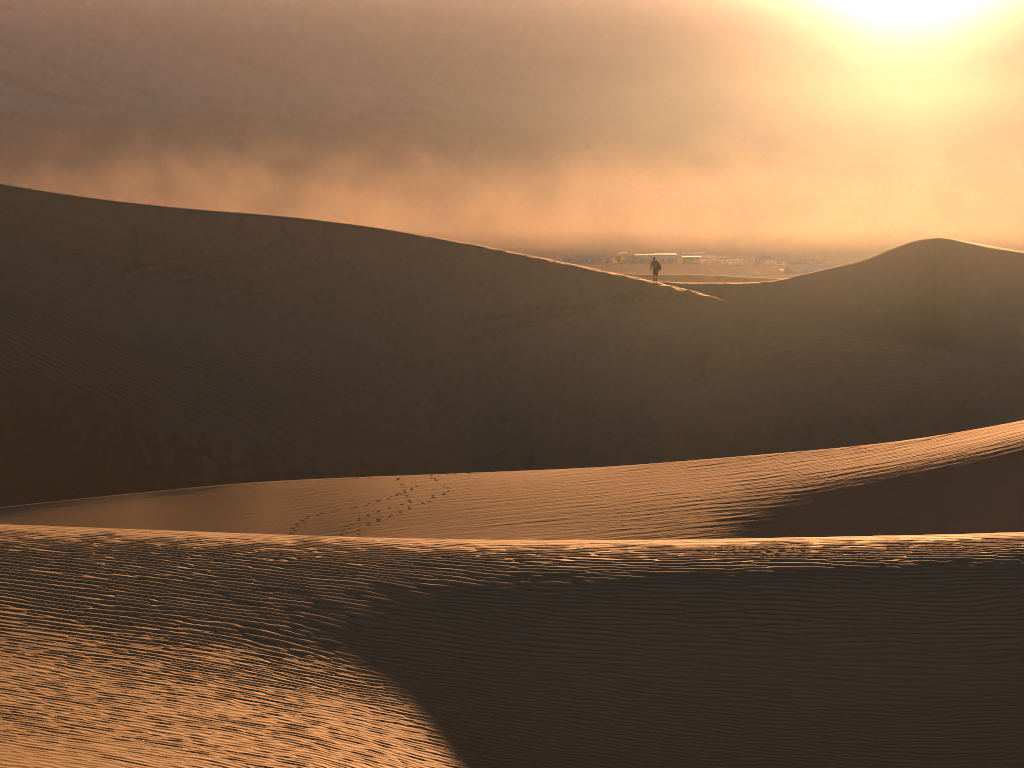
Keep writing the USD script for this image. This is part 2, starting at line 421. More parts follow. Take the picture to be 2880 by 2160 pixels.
r_f = np.concatenate([np.linspace(240, 1700, 60), np.linspace(1710, 4400, 90), np.geomspace(4450, FOOT_R + 150, 110)])
Af, Rf = np.meshgrid(az_w, r_f)
Xf, Yf = Rf * np.sin(Af), Rf * np.cos(Af)
Zf = fan_height(Af, Rf) + 0.9 * sfbm(Xf, Yf, 120, 4, 61) * np.clip((Rf - 300) / 300, 0, 1) * np.clip((Rf - 1000) / 1500, 0.25, 3) + 0.2
Zf += 40 * sfbm(Xf, Yf * 2.5, 2600, 4, 62) * np.clip((Rf - 3000) / 6000, 0, 1)
me = grid(numbered("desert_floor"), np.stack([Xf, Yf, Zf], -1), gravel)
tag(me, "flat scrub desert rising in a long gravel fan to the mountains", "desert floor", kind="structure")
xs = np.linspace(-30500, 30500, 60)
Xg, Yg = np.meshgrid(xs, xs)
me = grid(numbered("ground"), np.stack([Xg, Yg, np.full_like(Xg, -0.3)], -1), gravel)
tag(me, "flat desert ground stretching away all around", "ground", kind="structure")

ridge_v = curve([(-2500, -260), (0, -190), (700, -150), (1400, -90), (2000, -45), (2350, -22), (2880, -20), (3300, -40), (4500, -60)])
r_m = np.linspace(FOOT_R - 60, RIDGE_R + 900, 320)
az_m = np.linspace(-0.60, 0.61, 1300)
Am, Rm = np.meshgrid(az_m, r_m)
um = 1440 + F_PX * np.tan(Am)
Xm, Ym = Rm * np.sin(Am), Rm * np.cos(Am)
topz = CAM_Z + RIDGE_R * tan_el(ridge_v(um))
t = np.clip((Rm - FOOT_R) / (RIDGE_R - FOOT_R), 0, 1)
fz = np.interp(Am, az_w, foot_z)
env = fz + (topz - fz) * (0.40 * t + 0.60 * t ** 1.6)
rid = 0
ampl, freq = 1.0, 1 / 5200.0
wx, wy = 1500 * sfbm(Xm, Ym, 4000, 3, 71), 1500 * sfbm(Xm, Ym, 4000, 3, 72)
for o in range(5):
    nse = meshkit.noise(np.stack([(Xm + wx) * freq, (Ym * 0.6 + wy) * freq, np.full_like(Xm, 3.1 + o)], -1), 80 + o)
    rid = rid + ampl * (1 - np.abs(2 * nse - 1))
    ampl, freq = ampl * 0.48, freq * 2.05
Zm = env + (rid / 2 - 0.55) * np.interp(um, [900, 2000], [1300, 450]) * np.clip((Rm - FOOT_R) / np.interp(um, [300, 1600], [2500, 10000]), 0, 1) * np.clip((RIDGE_R - Rm) / 5000, 0.0, 1)
Zm = np.where(Rm < FOOT_R, fz - 25, Zm)
Zm -= np.clip((Rm - RIDGE_R) / 900, 0, 1) * 500
me = grid(numbered("mountains"), np.stack([Xm, Ym, np.maximum(Zm, 1)], -1), rock)
tag(me, "eroded desert mountains fading into the dusty air", "mountains", kind="structure")
TOP = float(Zm.max()) + 30

# ------------------------------------------------------------------ haze
haze_mat = usdkit.material(stage, "/World/Looks/haze", {
    "v": ("principled_volume", {"color": HAZE_COLOR, "density": HAZE_DENSITY, "anisotropy": HAZE_G}),
    "w": ("principled_volume", {"color": (0.50, 0.62, 1.0), "density": HAZE_DENSITY * AUREOLE, "anisotropy": 0.972}),
    "sum": ("add_closure", {})}, [("v.volume", "sum.closure1"), ("w.volume", "sum.closure2")], volume="sum.closure")
hz = usdkit.mesh(stage, "/World/haze", trimesh.creation.box(bounds=[[-31000, -31000, -1.5], [31000, 31500, TOP]]), haze_mat)
tag(hz, "dusty air glowing against the low sun", "haze", kind="stuff")

# ------------------------------------------------------------------ plain materials
def plain(name, color, rough=0.7, spec=0.3, metallic=0.0, vary=0.0, scale=3.0):
    if not vary:
        return usdkit.material(stage, f"/World/Looks/{name}", {"p": ("principled_bsdf", {"base_color": color, "roughness": rough, "specular_ior_level": spec, "metallic": metallic})}, [], surface="p.BSDF")
    b = np.array(color)
    return usdkit.material(stage, f"/World/Looks/{name}", {
        "t": ("texture_coordinate", {}), "n": ("noise_texture", {"scale": scale, "detail": 4.0}),
        "r": ("rgb_ramp", {"ramp": [(0.3, tuple(b * (1 - vary))), (0.7, tuple(np.minimum(b * (1 + vary), 1)))]}),
        "p": ("principled_bsdf", {"roughness": rough, "specular_ior_level": spec, "metallic": metallic})},
        [("t.object", "n.vector"), ("n.fac", "r.fac"), ("r.color", "p.base_color")], surface="p.BSDF")


def leaf_material(name, color, through):
    return usdkit.material(stage, f"/World/Looks/{name}", {
        "g": ("geometry", {}),
        "r": ("rgb_ramp", {"ramp": [(0.0, tuple(np.array(color) * 0.7)), (1.0, tuple(np.array(color) * 1.35))]}),
        "d": ("diffuse_bsdf", {}), "t": ("translucent_bsdf", {"color": through}), "m": ("mix_closure", {"fac": 0.4})},
        [("g.random_per_island", "r.fac"), ("r.color", "d.color"), ("d.BSDF", "m.closure1"), ("t.BSDF", "m.closure2")], surface="m.closure")


M = {
    "stucco": plain("stucco", (0.60, 0.52, 0.42), 0.9, 0.1, vary=0.12), "stucco_dark": plain("stucco_dark", (0.20, 0.15, 0.11), 0.9, 0.1, vary=0.15),
    "wood_dark": plain("wood_dark", (0.13, 0.085, 0.055), 0.8, 0.1, vary=0.2), "roof_metal": plain("roof_metal", (0.72, 0.75, 0.80), 0.5, 0.5, vary=0.06),
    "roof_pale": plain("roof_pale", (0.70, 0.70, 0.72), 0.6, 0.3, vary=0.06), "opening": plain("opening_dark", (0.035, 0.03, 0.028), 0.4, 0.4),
    "trim": plain("trim_white", (0.66, 0.63, 0.58), 0.6, 0.3), "white": plain("vehicle_white", (0.72, 0.71, 0.68), 0.35, 0.5), "silver": plain("vehicle_silver", (0.45, 0.45, 0.45), 0.3, 0.5, 0.5),
    "car_dark": plain("vehicle_dark", (0.06, 0.06, 0.07), 0.3, 0.5), "tyre": plain("tyre_rubber", (0.02, 0.02, 0.02), 0.9, 0.1), "glass": plain("vehicle_glass", (0.03, 0.035, 0.04), 0.08, 0.6),
    "chrome": plain("hub_metal", (0.5, 0.5, 0.5), 0.3, 0.5, 0.9), "bark": plain("bark", (0.10, 0.075, 0.05), 0.9, 0.1, vary=0.2),
    "leaf": leaf_material("leaf_green", (0.10, 0.105, 0.045), (0.30, 0.26, 0.08)), "leaf_dry": leaf_material("leaf_dry", (0.20, 0.165, 0.08), (0.42, 0.30, 0.12)),
    "skin": plain("skin", (0.34, 0.20, 0.13), 0.55, 0.35), "hair": plain("hair", (0.018, 0.014, 0.011), 0.6, 0.3), "shirt": plain("shirt_grey", (0.17, 0.16, 0.15), 0.9, 0.1, vary=0.1, scale=8.0),
    "shorts": plain("shorts_dark", (0.025, 0.023, 0.022), 0.9, 0.1), "bag": plain("bag_black", (0.022, 0.021, 0.02), 0.7, 0.25, vary=0.2, scale=10.0), "strap": plain("strap_black", (0.03, 0.03, 0.03), 0.8, 0.2),
}


def thing(name, label, category, loc, rot=0.0, group=None):
    x = UsdGeom.Xform.Define(stage, numbered(name))
    x.AddTranslateOp().Set(Gf.Vec3d(*map(float, loc)))
    x.AddRotateZOp().Set(float(rot))
    return tag(x, label, category, group)


def part(parent, name, mesh, mat, smooth=False, label=None):
    me = usdkit.mesh(stage, numbered(name, str(parent.GetPath())), mesh, M[mat], smooth=smooth)
    if label:
        tag(me, label)
    return me.GetPrim()


def box(x0, x1, y0, y1, z0, z1):
    return trimesh.creation.box(bounds=[[x0, y0, z0], [x1, y1, z1]])


def cat(*ms):
    return trimesh.util.concatenate(ms)


def prism(poly, axis, a, b):
    """A closed polygon pushed along an axis (x or y) from a to b; poly lists (across, z)."""
    p = np.array(poly, float)
    n = len(p)
    lo, hi = np.zeros((n, 3)), np.zeros((n, 3))
    k, o = (0, 1) if axis == "x" else (1, 0)
    lo[:, k], hi[:, k] = a, b
    lo[:, o] = hi[:, o] = p[:, 0]
    lo[:, 2] = hi[:, 2] = p[:, 1]
    m = trimesh.convex.convex_hull(np.vstack([lo, hi]))
    return m


def roof_slabs(L, W, zw, zr, over=0.4, th=0.12, hip=0.0):
    """A gable roof over a block L long (x) and W deep (y), as two slabs; hip pulls the ridge ends in."""
    out = []
    for sgn in (-1, 1):
        e = W / 2 + over
        drop = (zr - zw) * over / (W / 2)
        a, b = L / 2 + over * 0.7, L / 2 + over * 0.7 - hip
        q = np.array([[-a, sgn * e, zw - drop], [a, sgn * e, zw - drop], [b, -sgn * 0.02, zr], [-b, -sgn * 0.02, zr]])
        out.append(trimesh.convex.convex_hull(np.vstack([q, q + [0, 0, th]])))
    if hip:
        for sgn in (-1, 1):
            a, b, e = sgn * (L / 2 + over * 0.7), sgn * (L / 2 + over * 0.7 - hip), W / 2 + over
            q = np.array([[a, -e, zw - drop], [a, e, zw - drop], [b, 0, zr]])
            out.append(trimesh.convex.convex_hull(np.vstack([q, q + [0, 0, th - 0.004]])))
    return cat(*out)


def house_parts(t, L, W, zw, zr, wall, roof, openings=(), posts=(), vents=(), hip=0.0, gable_windows=()):
    """Walls with gables, a roof, and on the near long side (y = -W/2) openings (kind, x, width, sill, head)."""
    body = box(-L / 2, L / 2, -W / 2, W / 2, -0.3, zw)
    if not hip:
        body = cat(body, prism([(-W / 2, zw), (W / 2, zw), (0, zr - 0.05)], "x", -L / 2, L / 2))
    part(t, "wall", body, wall)
    part(t, "roof", roof_slabs(L, W, zw, zr, hip=hip), roof)
    for kind, x, w, z0, z1 in openings:
        y = -W / 2
        if kind == "door":
            d = part(t, "door", box(x - w / 2, x + w / 2, y - 0.06, y + 0.02, z0, z1), "trim")
            part(d, "handle", box(x + w / 2 - 0.16, x + w / 2 - 0.08, y - 0.12, y - 0.06, z0 + 0.9, z0 + 1.05), "chrome")
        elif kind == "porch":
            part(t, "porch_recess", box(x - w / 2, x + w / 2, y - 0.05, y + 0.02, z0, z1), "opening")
        else:
            f = part(t, "window", cat(box(x - w / 2 - 0.1, x + w / 2 + 0.1, y - 0.07, y + 0.02, z1, z1 + 0.12), box(x - w / 2 - 0.1, x + w / 2 + 0.1, y - 0.07, y + 0.02, z0 - 0.12, z0),
                                  box(x - w / 2 - 0.1, x - w / 2, y - 0.07, y + 0.02, z0, z1), box(x + w / 2, x + w / 2 + 0.1, y - 0.07, y + 0.02, z0, z1)), "trim")
            part(f, "pane", box(x - w / 2, x + w / 2, y - 0.03, y + 0.02, z0, z1), "glass")
    for x, yo in posts:
        part(t, "porch_post", box(x - 0.09, x + 0.09, -W / 2 - yo - 0.09, -W / 2 - yo + 0.09, -0.2, zw - 0.05), "trim")
    for x in vents:
        yv = -W * 0.12
        zv = zr - (zr - zw) * 0.24
        v = trimesh.creation.cylinder(0.14, 0.5, sections=8)
        v.apply_translation([x, yv, zv + 0.3])
        part(t, "roof_vent", v, "silver")
    for sx, z0, z1, w in gable_windows:
        x = sx * L / 2
        part(t, "window", box(min(x, x + sx * 0.06), max(x, x + sx * 0.06), -w / 2, w / 2, z0, z1), "glass")


def floor_range(v):
    return CAM_Z / -float(tan_el(v))


def height(v, d):
    return CAM_Z + d * float(tan_el(v))


def row_house(label, u0, u1, v_top, v_eave, v_base, W, rot, seed, group=None, wall="stucco", roof="roof_metal", n_open=5, category="house"):
    d = floor_range(v_base)
    k = d / F_PX
    L = (u1 - u0) * k / math.cos(math.radians(rot))
    c = at((u0 + u1) / 2, v_base, d)
    th = math.radians(rot)
    cx, cy = c[0] - math.sin(th) * W / 2, c[1] + math.cos(th) * W / 2
    zw, zr = height(v_eave, d), height(v_top, d + W / 2)
    t = thing("house", label, category, (cx, cy, 0.1), rot, group)
    rng = np.random.default_rng(seed)
    op, x = [], -L / 2 + 0.9
    kinds = ["window", "porch", "door", "porch", "window", "door", "porch"]
    step = (L - 1.2) / n_open
    posts = []
    for i in range(n_open):
        kd = kinds[(i + seed) % len(kinds)]
        xc = -L / 2 + 0.6 + (i + 0.5) * step
        if kd == "door":
            op.append(("door", xc, 0.95, 0.0, min(2.0, zw - 0.15)))
        elif kd == "window":
            op.append(("window", xc, 1.1, 0.85, min(1.7, zw - 0.25)))
        else:
            op.append(("porch", xc, step * 0.86, 0.0, zw - 0.18))
            posts += [(xc - step * 0.3, 0.35), (xc + step * 0.3, 0.35)]
    vents = [(-0.25 + 0.5 * rng.random()) * L, (0.1 + 0.3 * rng.random()) * L, -0.38 * L]
    house_parts(t, L, W, zw, zr, wall, roof, op, posts, vents, gable_windows=((1 if rot < 0 else -1, 0.9, 1.6, 1.2),))
    return t


# the row of low houses on the left of the settlement (the walker hides part of the last)
GROUP_H = "metal roofed houses in a row"
row_house("small tan house at the row's left end, half hidden by the sunlit ridge", 1566, 1586, 718.5, 728, 738, 6.0, -32, 1, n_open=2)
row_house("narrow house with a short bluish roof tucked behind the first long roof", 1585, 1600, 718.5, 724, 733, 5.0, -30, 2, n_open=1)
row_house("long house with bluish metal roof, first long roof from the left of the row", 1594, 1658, 717.5, 727.2, 738, 7.0, -26, 3, n_open=6)
row_house("house with bluish metal roof between the first long roof and the big tree", 1652, 1696, 718, 727.5, 739, 7.0, -26, 5, n_open=4)
row_house("short house with low roof immediately left of the big tree", 1706, 1722, 719, 727, 739, 5.5, -28, 1, n_open=2)
row_house("short house with low roof immediately right of the big tree", 1762, 1778, 719, 728, 740, 5.5, 28, 4, n_open=2)
row_house("house with bluish roof just left of the walker's head", 1787, 1829, 719.5, 728.5, 740, 7.0, 26, 2, n_open=4)
row_house("long house behind the walker at the right end of the row", 1838, 1907, 719.5, 728.5, 740, 7.0, 24, 6, n_open=7)


def flat_block(name, label, category, u0, u1, v_top, v_base, W, wall="stucco", roof="roof_pale", rot=0.0, over=0.5, d=None, openings=(), posts=()):
    d = d or floor_range(v_base)
    k = d / F_PX
    L = (u1 - u0) * k
    c = at((u0 + u1) / 2, v_base, d)
    h = height(v_top, d)
    t = thing(name, label, category, (c[0], c[1] + W / 2, 0.1), rot)
    part(t, "wall", box(-L / 2, L / 2, -W / 2, W / 2, -0.3, h - 0.25), wall)
    part(t, "roof", prism([(-W / 2 - over, h - 0.25), (W / 2 + over, h - 0.05), (W / 2 + over, h + 0.15), (-W / 2 - over, h)], "x", -L / 2 - over, L / 2 + over), roof)
    for nm, x, w, z0, z1, mt in openings:
        part(t, nm, box(x * L - w / 2, x * L + w / 2, -W / 2 - 0.06, -W / 2 + 0.02, z0, z1), mt)
    for x in posts:
        part(t, "porch_post", box(x * L - 0.1, x * L + 0.1, -W / 2 - over + 0.1, -W / 2 - over + 0.3, -0.2, h - 0.22), "trim")
    return t


flat_block("warehouse", "long low flat roofed building, its sunlit roof showing over the row of houses", "warehouse", 1792, 1858, 717.0, 728, 18.0, "stucco", "roof_pale", d=1690,
           openings=[("window", x, 1.5, 1.0, 2.0, "glass") for x in (-0.4, -0.2, 0.0, 0.2, 0.4)])
flat_block("warehouse", "darker flat roofed building right of the walker behind the last house", "warehouse", 1844, 1903, 715.5, 727, 16.0, "stucco_dark", "roof_pale", d=1650,
           openings=[("window", x, 1.5, 1.0, 2.2, "glass") for x in (-0.35, -0.1, 0.15, 0.4)])
flat_block("roof_house", "small square block rising behind the big tree", "building", 1745, 1763, 712.3, 728, 4.0, "stucco_dark", "roof_metal", d=1640,
           openings=[("window", x, 0.8, 2.6, 3.3, "glass") for x in (-0.25, 0.25)])
flat_block("garage", "dark open fronted garage between the parked cars and the white motorhomes", "garage", 1924, 1968, 722.5, 741, 8.0, "wood_dark", "roof_pale", over=0.8,
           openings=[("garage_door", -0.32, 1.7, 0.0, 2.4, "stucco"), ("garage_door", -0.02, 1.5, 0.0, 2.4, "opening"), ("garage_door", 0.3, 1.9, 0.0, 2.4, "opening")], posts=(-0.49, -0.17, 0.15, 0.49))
flat_block("water_tower", "narrow square tower standing behind the box truck", "tower", 2086, 2090, 722.5, 733.5, 0.9, "stucco", "stucco", over=0.15, d=1560,
           openings=[("louvre", 0.0, 0.4, 1.4, 1.9, "opening")])

# the lodge
d = floor_range(743.5)
k = d / F_PX
lx = lambda u: (u - 2124) * k
o = at(2124, 743.5, d)
lodge = thing("lodge", "large lodge of stepped pale gable roofs with a raised centre roof", "lodge", (o[0], o[1], 0.1))


def lodge_wing(u0, u1, v_top, v_eave, W, y0, wall="wood_dark"):
    x0, x1 = lx(u0), lx(u1)
    L = x1 - x0
    zw, zr = height(v_eave, d + y0), height(v_top, d + y0 + W / 2)
    T = np.eye(4)
    T[:3, 3] = [(x0 + x1) / 2, y0 + W / 2, 0]
    body = cat(box(-L / 2, L / 2, -W / 2, W / 2, -0.3, zw), prism([(-W / 2, zw), (W / 2, zw), (0, zr - 0.05)], "x", -L / 2, L / 2)).apply_transform(T)
    part(lodge, "wall", body, wall)
    part(lodge, "roof", roof_slabs(L, W, zw, zr, 0.6).apply_transform(T), "roof_pale")
    return zw, zr


lodge_wing(2129, 2187, 721.2, 734, 12.0, 0.0)
lodge_wing(2187.5, 2231, 723.2, 735, 11.0, 0.8)
lodge_wing(2231.5, 2287, 725.4, 737, 10.0, 1.6)
lodge_wing(2287.5, 2318, 727.6, 738, 9.0, 2.4)
up0, up1 = lx(2137), lx(2169)
zb, zt = height(721.6, d + 6), height(712.6, d + 6)
hipm = roof_slabs(up1 - up0, 5.5, zb + 0.3, zt, 0.4, hip=1.4)
hipm.apply_translation([(up0 + up1) / 2, 6.0, 0])
part(lodge, "upper_wall", box(up0 + 0.2, up1 - 0.2, 3.4, 8.6, zb - 1.6, zb + 0.32), "wood_dark")
part(lodge, "upper_roof", hipm, "roof_pale", label="raised hipped centre roof")
px0, px1 = lx(2181), lx(2262)
zp = height(735.8, d - 5)
part(lodge, "porch_roof", prism([(-6.0, zp - 0.1), (0.4, zp + 0.45), (0.4, zp + 0.6), (-6.0, zp + 0.06)], "x", px0, px1), "trim", label="low sunlit porch roof along the front")
for f in np.linspace(0.02, 0.98, 9):
    x = px0 + f * (px1 - px0)
    part(lodge, "porch_post", box(x - 0.1, x + 0.1, -5.8, -5.6, -0.2, zp - 0.08), "stucco_dark")
for f in np.linspace(0.06, 0.94, 12):
    x = lx(2131) + f * (lx(2285) - lx(2131))
    w = part(lodge, "window", cat(box(x - 0.7, x + 0.7, -0.08, 0.02, 0.8, 0.9), box(x - 0.7, x + 0.7, -0.08, 0.02, 1.75, 1.85), box(x - 0.7, x - 0.6, -0.08, 0.02, 0.9, 1.75), box(x + 0.6, x + 0.7, -0.08, 0.02, 0.9, 1.75)), "trim")
    part(w, "pane", box(x - 0.6, x + 0.6, -0.05, 0.02, 0.9, 1.75), "glass")
for u in (2173, 2216, 2264):                            # dormers
    x = lx(u)
    z = height(731.5, d + 2.5)
    dm = part(lodge, "dormer", prism([(x - 0.6, z - 0.3), (x + 0.6, z - 0.3), (x, z + 0.45)], "y", 1.3, 3.6), "roof_pale")
    part(dm, "louvre", prism([(x - 0.45, z - 0.24), (x + 0.45, z - 0.24), (x, z + 0.32)], "y", 1.25, 1.34), "opening")
part(lodge, "chimney", box(lx(2303), lx(2306), 5.0, 5.7, 2.0, height(726.5, d + 5)), "stucco")

# the nearest building on the right and the one behind it
d2 = floor_range(767.0)
k2 = d2 / F_PX
W = 9.0
o = at(2272, 767, d2)
L = (2356 - 2206) * k2 * 1.02
near_b = thing("barn", "long pale roofed building with a porch, partly hidden by the peaked dune", "building", (o[0] + 3.0, o[1] + W / 2, 0.1), 17.0)
zw, zr = height(758.2, d2), height(745.0, d2 + 4)
house_parts(near_b, L, W, zw, zr, "wood_dark", "roof_pale",
            [("window", -7.5, 1.2, 0.7, zw - 0.2), ("door", -4.5, 0.95, 0.0, zw - 0.12), ("window", -2.0, 1.2, 0.7, zw - 0.2), ("porch", 2.0, 3.0, 0.0, zw - 0.1), ("window", 6.0, 1.2, 0.7, zw - 0.2)],
            [(-10, 0.3), (-6, 0.3), (-1, 0.3), (4, 0.3), (8, 0.3)], (-6.5, -3.5, 0.5, 4.0, 7.5))
part(near_b, "porch_roof", prism([(-W / 2 - 0.4, zw - 0.2), (W / 2 + 0.4, zw - 0.2), (W / 2 + 0.4, zw - 0.08), (-W / 2 - 0.4, zw - 0.08)], "x", -L / 2 - 2.6, -L / 2 - 0.3), "roof_pale")
for y in (-W / 2, 0, W / 2):
    part(near_b, "porch_post", box(-L / 2 - 2.5, -L / 2 - 2.34, y - 0.08, y + 0.08, -0.2, zw - 0.2), "stucco_dark")
d3 = 1345.0
o = at(2305, 752, d3)
back_b = thing("barn", "pale roof showing over the nearest right hand building, below the lodge", "building", (o[0], o[1] + 4, 0.1), 0.0)
zw, zr = height(747.5, d3), height(741.8, d3 + 4)
house_parts(back_b, (2338 - 2274) * d3 / F_PX, 8.0, zw, zr, "stucco", "roof_pale", [("window", x, 1.2, 0.8, 1.6) for x in (-4, -1.5, 1.5, 4)], (), (-3, 2))


# vehicles: built facing -x (to the left in the picture)
def wheel(t, x, y, r):
    w = trimesh.creation.cylinder(r, 0.22, sections=18, transform=trimesh.transformations.rotation_matrix(math.pi / 2, [1, 0, 0]))
    w.apply_translation([x, y, r])
    ty = part(t, "wheel", w, "tyre", 30)
    hbm = trimesh.creation.cylinder(r * 0.55, 0.24, sections=14, transform=trimesh.transformations.rotation_matrix(math.pi / 2, [1, 0, 0]))
    hbm.apply_translation([x, y, r])
    part(ty, "rim", hbm, "chrome", 30)


def extrude_profile(poly, y0, y1):
    from shapely.geometry import Polygon
    m = trimesh.creation.extrude_polygon(Polygon(poly), y1 - y0, engine="earcut")
    m.apply_transform(np.array([[1, 0, 0, 0], [0, 0, 1, y0], [0, 1, 0, 0], [0, 0, 0, 1.0]]))
    m.invert() if m.volume < 0 else None
    return m


def car(label, u, v, rot, paint, kind="sedan", group=None, scale=1.0):
    d = floor_range(v)
    p = at(u, v, d)
    t = thing("parked_car" if kind != "pickup" else "pickup_truck", label, "car" if kind != "pickup" else "pickup truck", (p[0], p[1], 0.25), rot, group)
    if kind == "sedan":
        body = [(-2.2, 0.3), (-2.2, 0.75), (-1.1, 0.92), (-0.5, 1.42), (0.9, 1.45), (1.5, 1.0), (2.15, 0.95), (2.2, 0.3)]
        side = [(-0.85, 0.95), (-0.42, 1.34), (0.84, 1.36), (1.25, 0.98)]
    elif kind == "suv":
        body = [(-2.3, 0.35), (-2.3, 0.95), (-1.2, 1.08), (-0.6, 1.72), (2.1, 1.76), (2.3, 1.1), (2.3, 0.35)]
        side = [(-1.0, 1.1), (-0.52, 1.62), (2.0, 1.66), (2.12, 1.12)]
    else:
        body = [(-2.6, 0.4), (-2.6, 1.0), (-1.4, 1.12), (-0.8, 1.75), (0.5, 1.78), (0.62, 1.15), (2.6, 1.15), (2.6, 0.4)]
        side = [(-1.15, 1.16), (-0.72, 1.65), (0.42, 1.68), (0.48, 1.18)]
    part(t, "body", extrude_profile(body, -0.88, 0.88), paint)
    for y in (-0.9, 0.88):
        part(t, "side_window", extrude_profile(side, y, y + 0.02), "glass")
    part(t, "windscreen", extrude_profile([(body[2][0] + 0.06, body[2][1] + 0.07), (body[3][0] - 0.06, body[3][1] - 0.05), (body[3][0] - 0.09, body[3][1] - 0.05), (body[2][0] + 0.03, body[2][1] + 0.07)], -0.76, 0.76), "glass")
    for y in (-0.62, 0.62):
        part(t, "headlight", box(body[1][0] - 0.03, body[1][0] + 0.05, y - 0.16, y + 0.16, body[1][1] - 0.2, body[1][1] - 0.05), "trim")
    for x in (body[0][0] + 0.75, body[-1][0] - 0.75):
        for y in (-0.82, 0.82):
            wheel(t, x, y, 0.34)
    return t


car("pale sedan beside the last house of the row, right of the walker", 1917, 739.5, 12, "silver")
car("white four wheel drive parked in front of the dark garage", 1946, 741.5, -10, "white", "suv")
car("dark sedan parked between the last house and the dark garage", 1931, 739.2, 20, "car_dark")
car("white estate car at the right corner of the dark garage", 1959, 742.0, 8, "white", "suv")
car("small pale car nearest the lodge's left corner", 2143, 744.5, 15, "silver")
car("white pickup parked left of the white van in front of the lodge", 2160, 746.5, 5, "white", "pickup")
car("white estate car parked right of the white pickup in front of the lodge", 2172, 747.2, -6, "white", "suv")
car("pale sedan under the right part of the lodge porch", 2203, 748.0, 10, "silver")
car("pale estate car beside the nearest right hand building's porch", 2246, 768.5, 10, "silver", "suv")


def motorhome(label, u, v, rot, group=None, length=7.0, dist=None):
    d = dist or floor_range(v)
    p = at(u, v, d)
    t = thing("motorhome", label, "motorhome", (p[0], p[1], 0.2), rot, group)
    h = length / 2
    part(t, "body", extrude_profile([(-h, 0.45), (-h, 1.15), (-h + 0.7, 1.25), (-h + 1.0, 1.8), (-h + 0.2, 1.95), (-h + 0.2, 2.9), (-h + 0.6, 3.05), (h, 3.05), (h, 0.45)], -1.15, 1.15), "white")
    part(t, "windscreen", extrude_profile([(-h + 0.66, 1.28), (-h + 0.94, 1.76), (-h + 0.9, 1.78), (-h + 0.62, 1.3)], -1.0, 1.0), "glass")
    for x, w in ((-h + 1.35, 0.55), (-0.6, 0.9), (1.2, 0.9), (h - 0.7, 0.6)):
        part(t, "window", box(x - w / 2, x + w / 2, -1.18, -1.13, 1.65, 2.25), "glass")
    dr = part(t, "door", box(0.05, 0.65, -1.19, -1.14, 0.6, 2.4), "trim")
    part(dr, "handle", box(0.1, 0.2, -1.23, -1.19, 1.4, 1.5), "chrome")
    part(t, "roof_unit", box(0.0, 0.9, -0.4, 0.4, 3.03, 3.3), "trim")
    for x in (-h + 1.2, h - 1.6):
        for y in (-1.06, 1.06):
            wheel(t, x, y, 0.38)
    return t


motorhome("white motorhome just right of the dark garage", 1979, 737.5, 10, length=7.5)
motorhome("white motorhome parked behind the yellow bush, second to the garage's right", 1998, 735.8, -8, length=6.5)
motorhome("white motorhome standing alone left of and behind the box truck", 2033, 738.2, 4, length=5.2)
motorhome("white motorhome over the dark garage's roof, leftmost of the far pair", 1934, 724, 6, length=7.0, dist=1690)
motorhome("white motorhome over the garage's right end, rightmost of the far pair", 1960, 725, -5, length=8.0, dist=1700)

# the box truck
d = floor_range(746.3)
p = at(2064, 746.3, d)
t = thing("box_truck", "white box truck facing left on the road before the lodge", "truck", (p[0], p[1], 0.2), 2.0)
part(t, "cargo_box", box(-1.6, 4.3, -1.15, 1.15, 0.75, 2.75), "white")
part(t, "chassis", box(-4.2, 4.3, -0.6, 0.6, 0.45, 0.74), "car_dark")
cab = part(t, "cab", extrude_profile([(-4.4, 0.45), (-4.4, 1.2), (-3.4, 1.35), (-2.9, 2.15), (-1.75, 2.2), (-1.75, 0.45)], -1.0, 1.0), "white")
for y in (-1.03, 1.0):
    part(cab, "side_window", extrude_profile([(-3.2, 1.38), (-2.8, 2.02), (-2.0, 2.05), (-2.0, 1.38)], y, y + 0.03), "glass")
part(cab, "windscreen", extrude_profile([(-3.42, 1.42), (-3.0, 2.08), (-3.05, 2.1), (-3.47, 1.44)], -0.88, 0.88), "glass")
part(t, "bumper", box(4.32, 4.75, -1.0, 1.0, 0.5, 0.7), "trim")
for x in (-3.5, 2.9):
    for y in (-0.95, 0.95):
        wheel(t, x, y, 0.45)


# trees and bushes: leaf clumps through an uneven crown
def leaves(rng, centres, radii, n, size):
    c = centres[rng.integers(0, len(centres), n)]
    dirs = rng.normal(size=(n, 3))
    dirs /= np.linalg.norm(dirs, axis=1, keepdims=True)
    idx = rng.integers(0, len(centres), n)
    c = centres[idx] + dirs * (radii[idx] * rng.random(n) ** 0.45)[:, None]
    a, b = rng.normal(size=(n, 3)), rng.normal(size=(n, 3))
    a /= np.linalg.norm(a, axis=1, keepdims=True)
    b -= a * (a * b).sum(1, keepdims=True)
    b /= np.linalg.norm(b, axis=1, keepdims=True)
    s_ = size * (0.6 + 0.8 * rng.random(n))[:, None]
    v = np.stack([c - a * s_, c + b * s_ * 0.5, c + a * s_, c - b * s_ * 0.5], 1).reshape(-1, 3)
    v[:, 2] = np.maximum(v[:, 2], 0.03)
    f = np.arange(4 * n).reshape(n, 4)
    return v, f


def limb(p, q, r0, r1, n=6):
    p, q = np.array(p, float), np.array(q, float)
    m = trimesh.creation.cylinder(1.0, 1.0, sections=n)
    vz = m.vertices.copy()
    tt = vz[:, 2] + 0.5
    r = r0 + (r1 - r0) * tt
    ax = (q - p) / np.linalg.norm(q - p)
    e1 = np.cross(ax, [0.3, 0.8, 0.1]); e1 /= np.linalg.norm(e1)
    e2 = np.cross(ax, e1)
    m.vertices = p + tt[:, None] * (q - p) + (vz[:, :1] * e1 + vz[:, 1:2] * e2) * r[:, None]
    return m


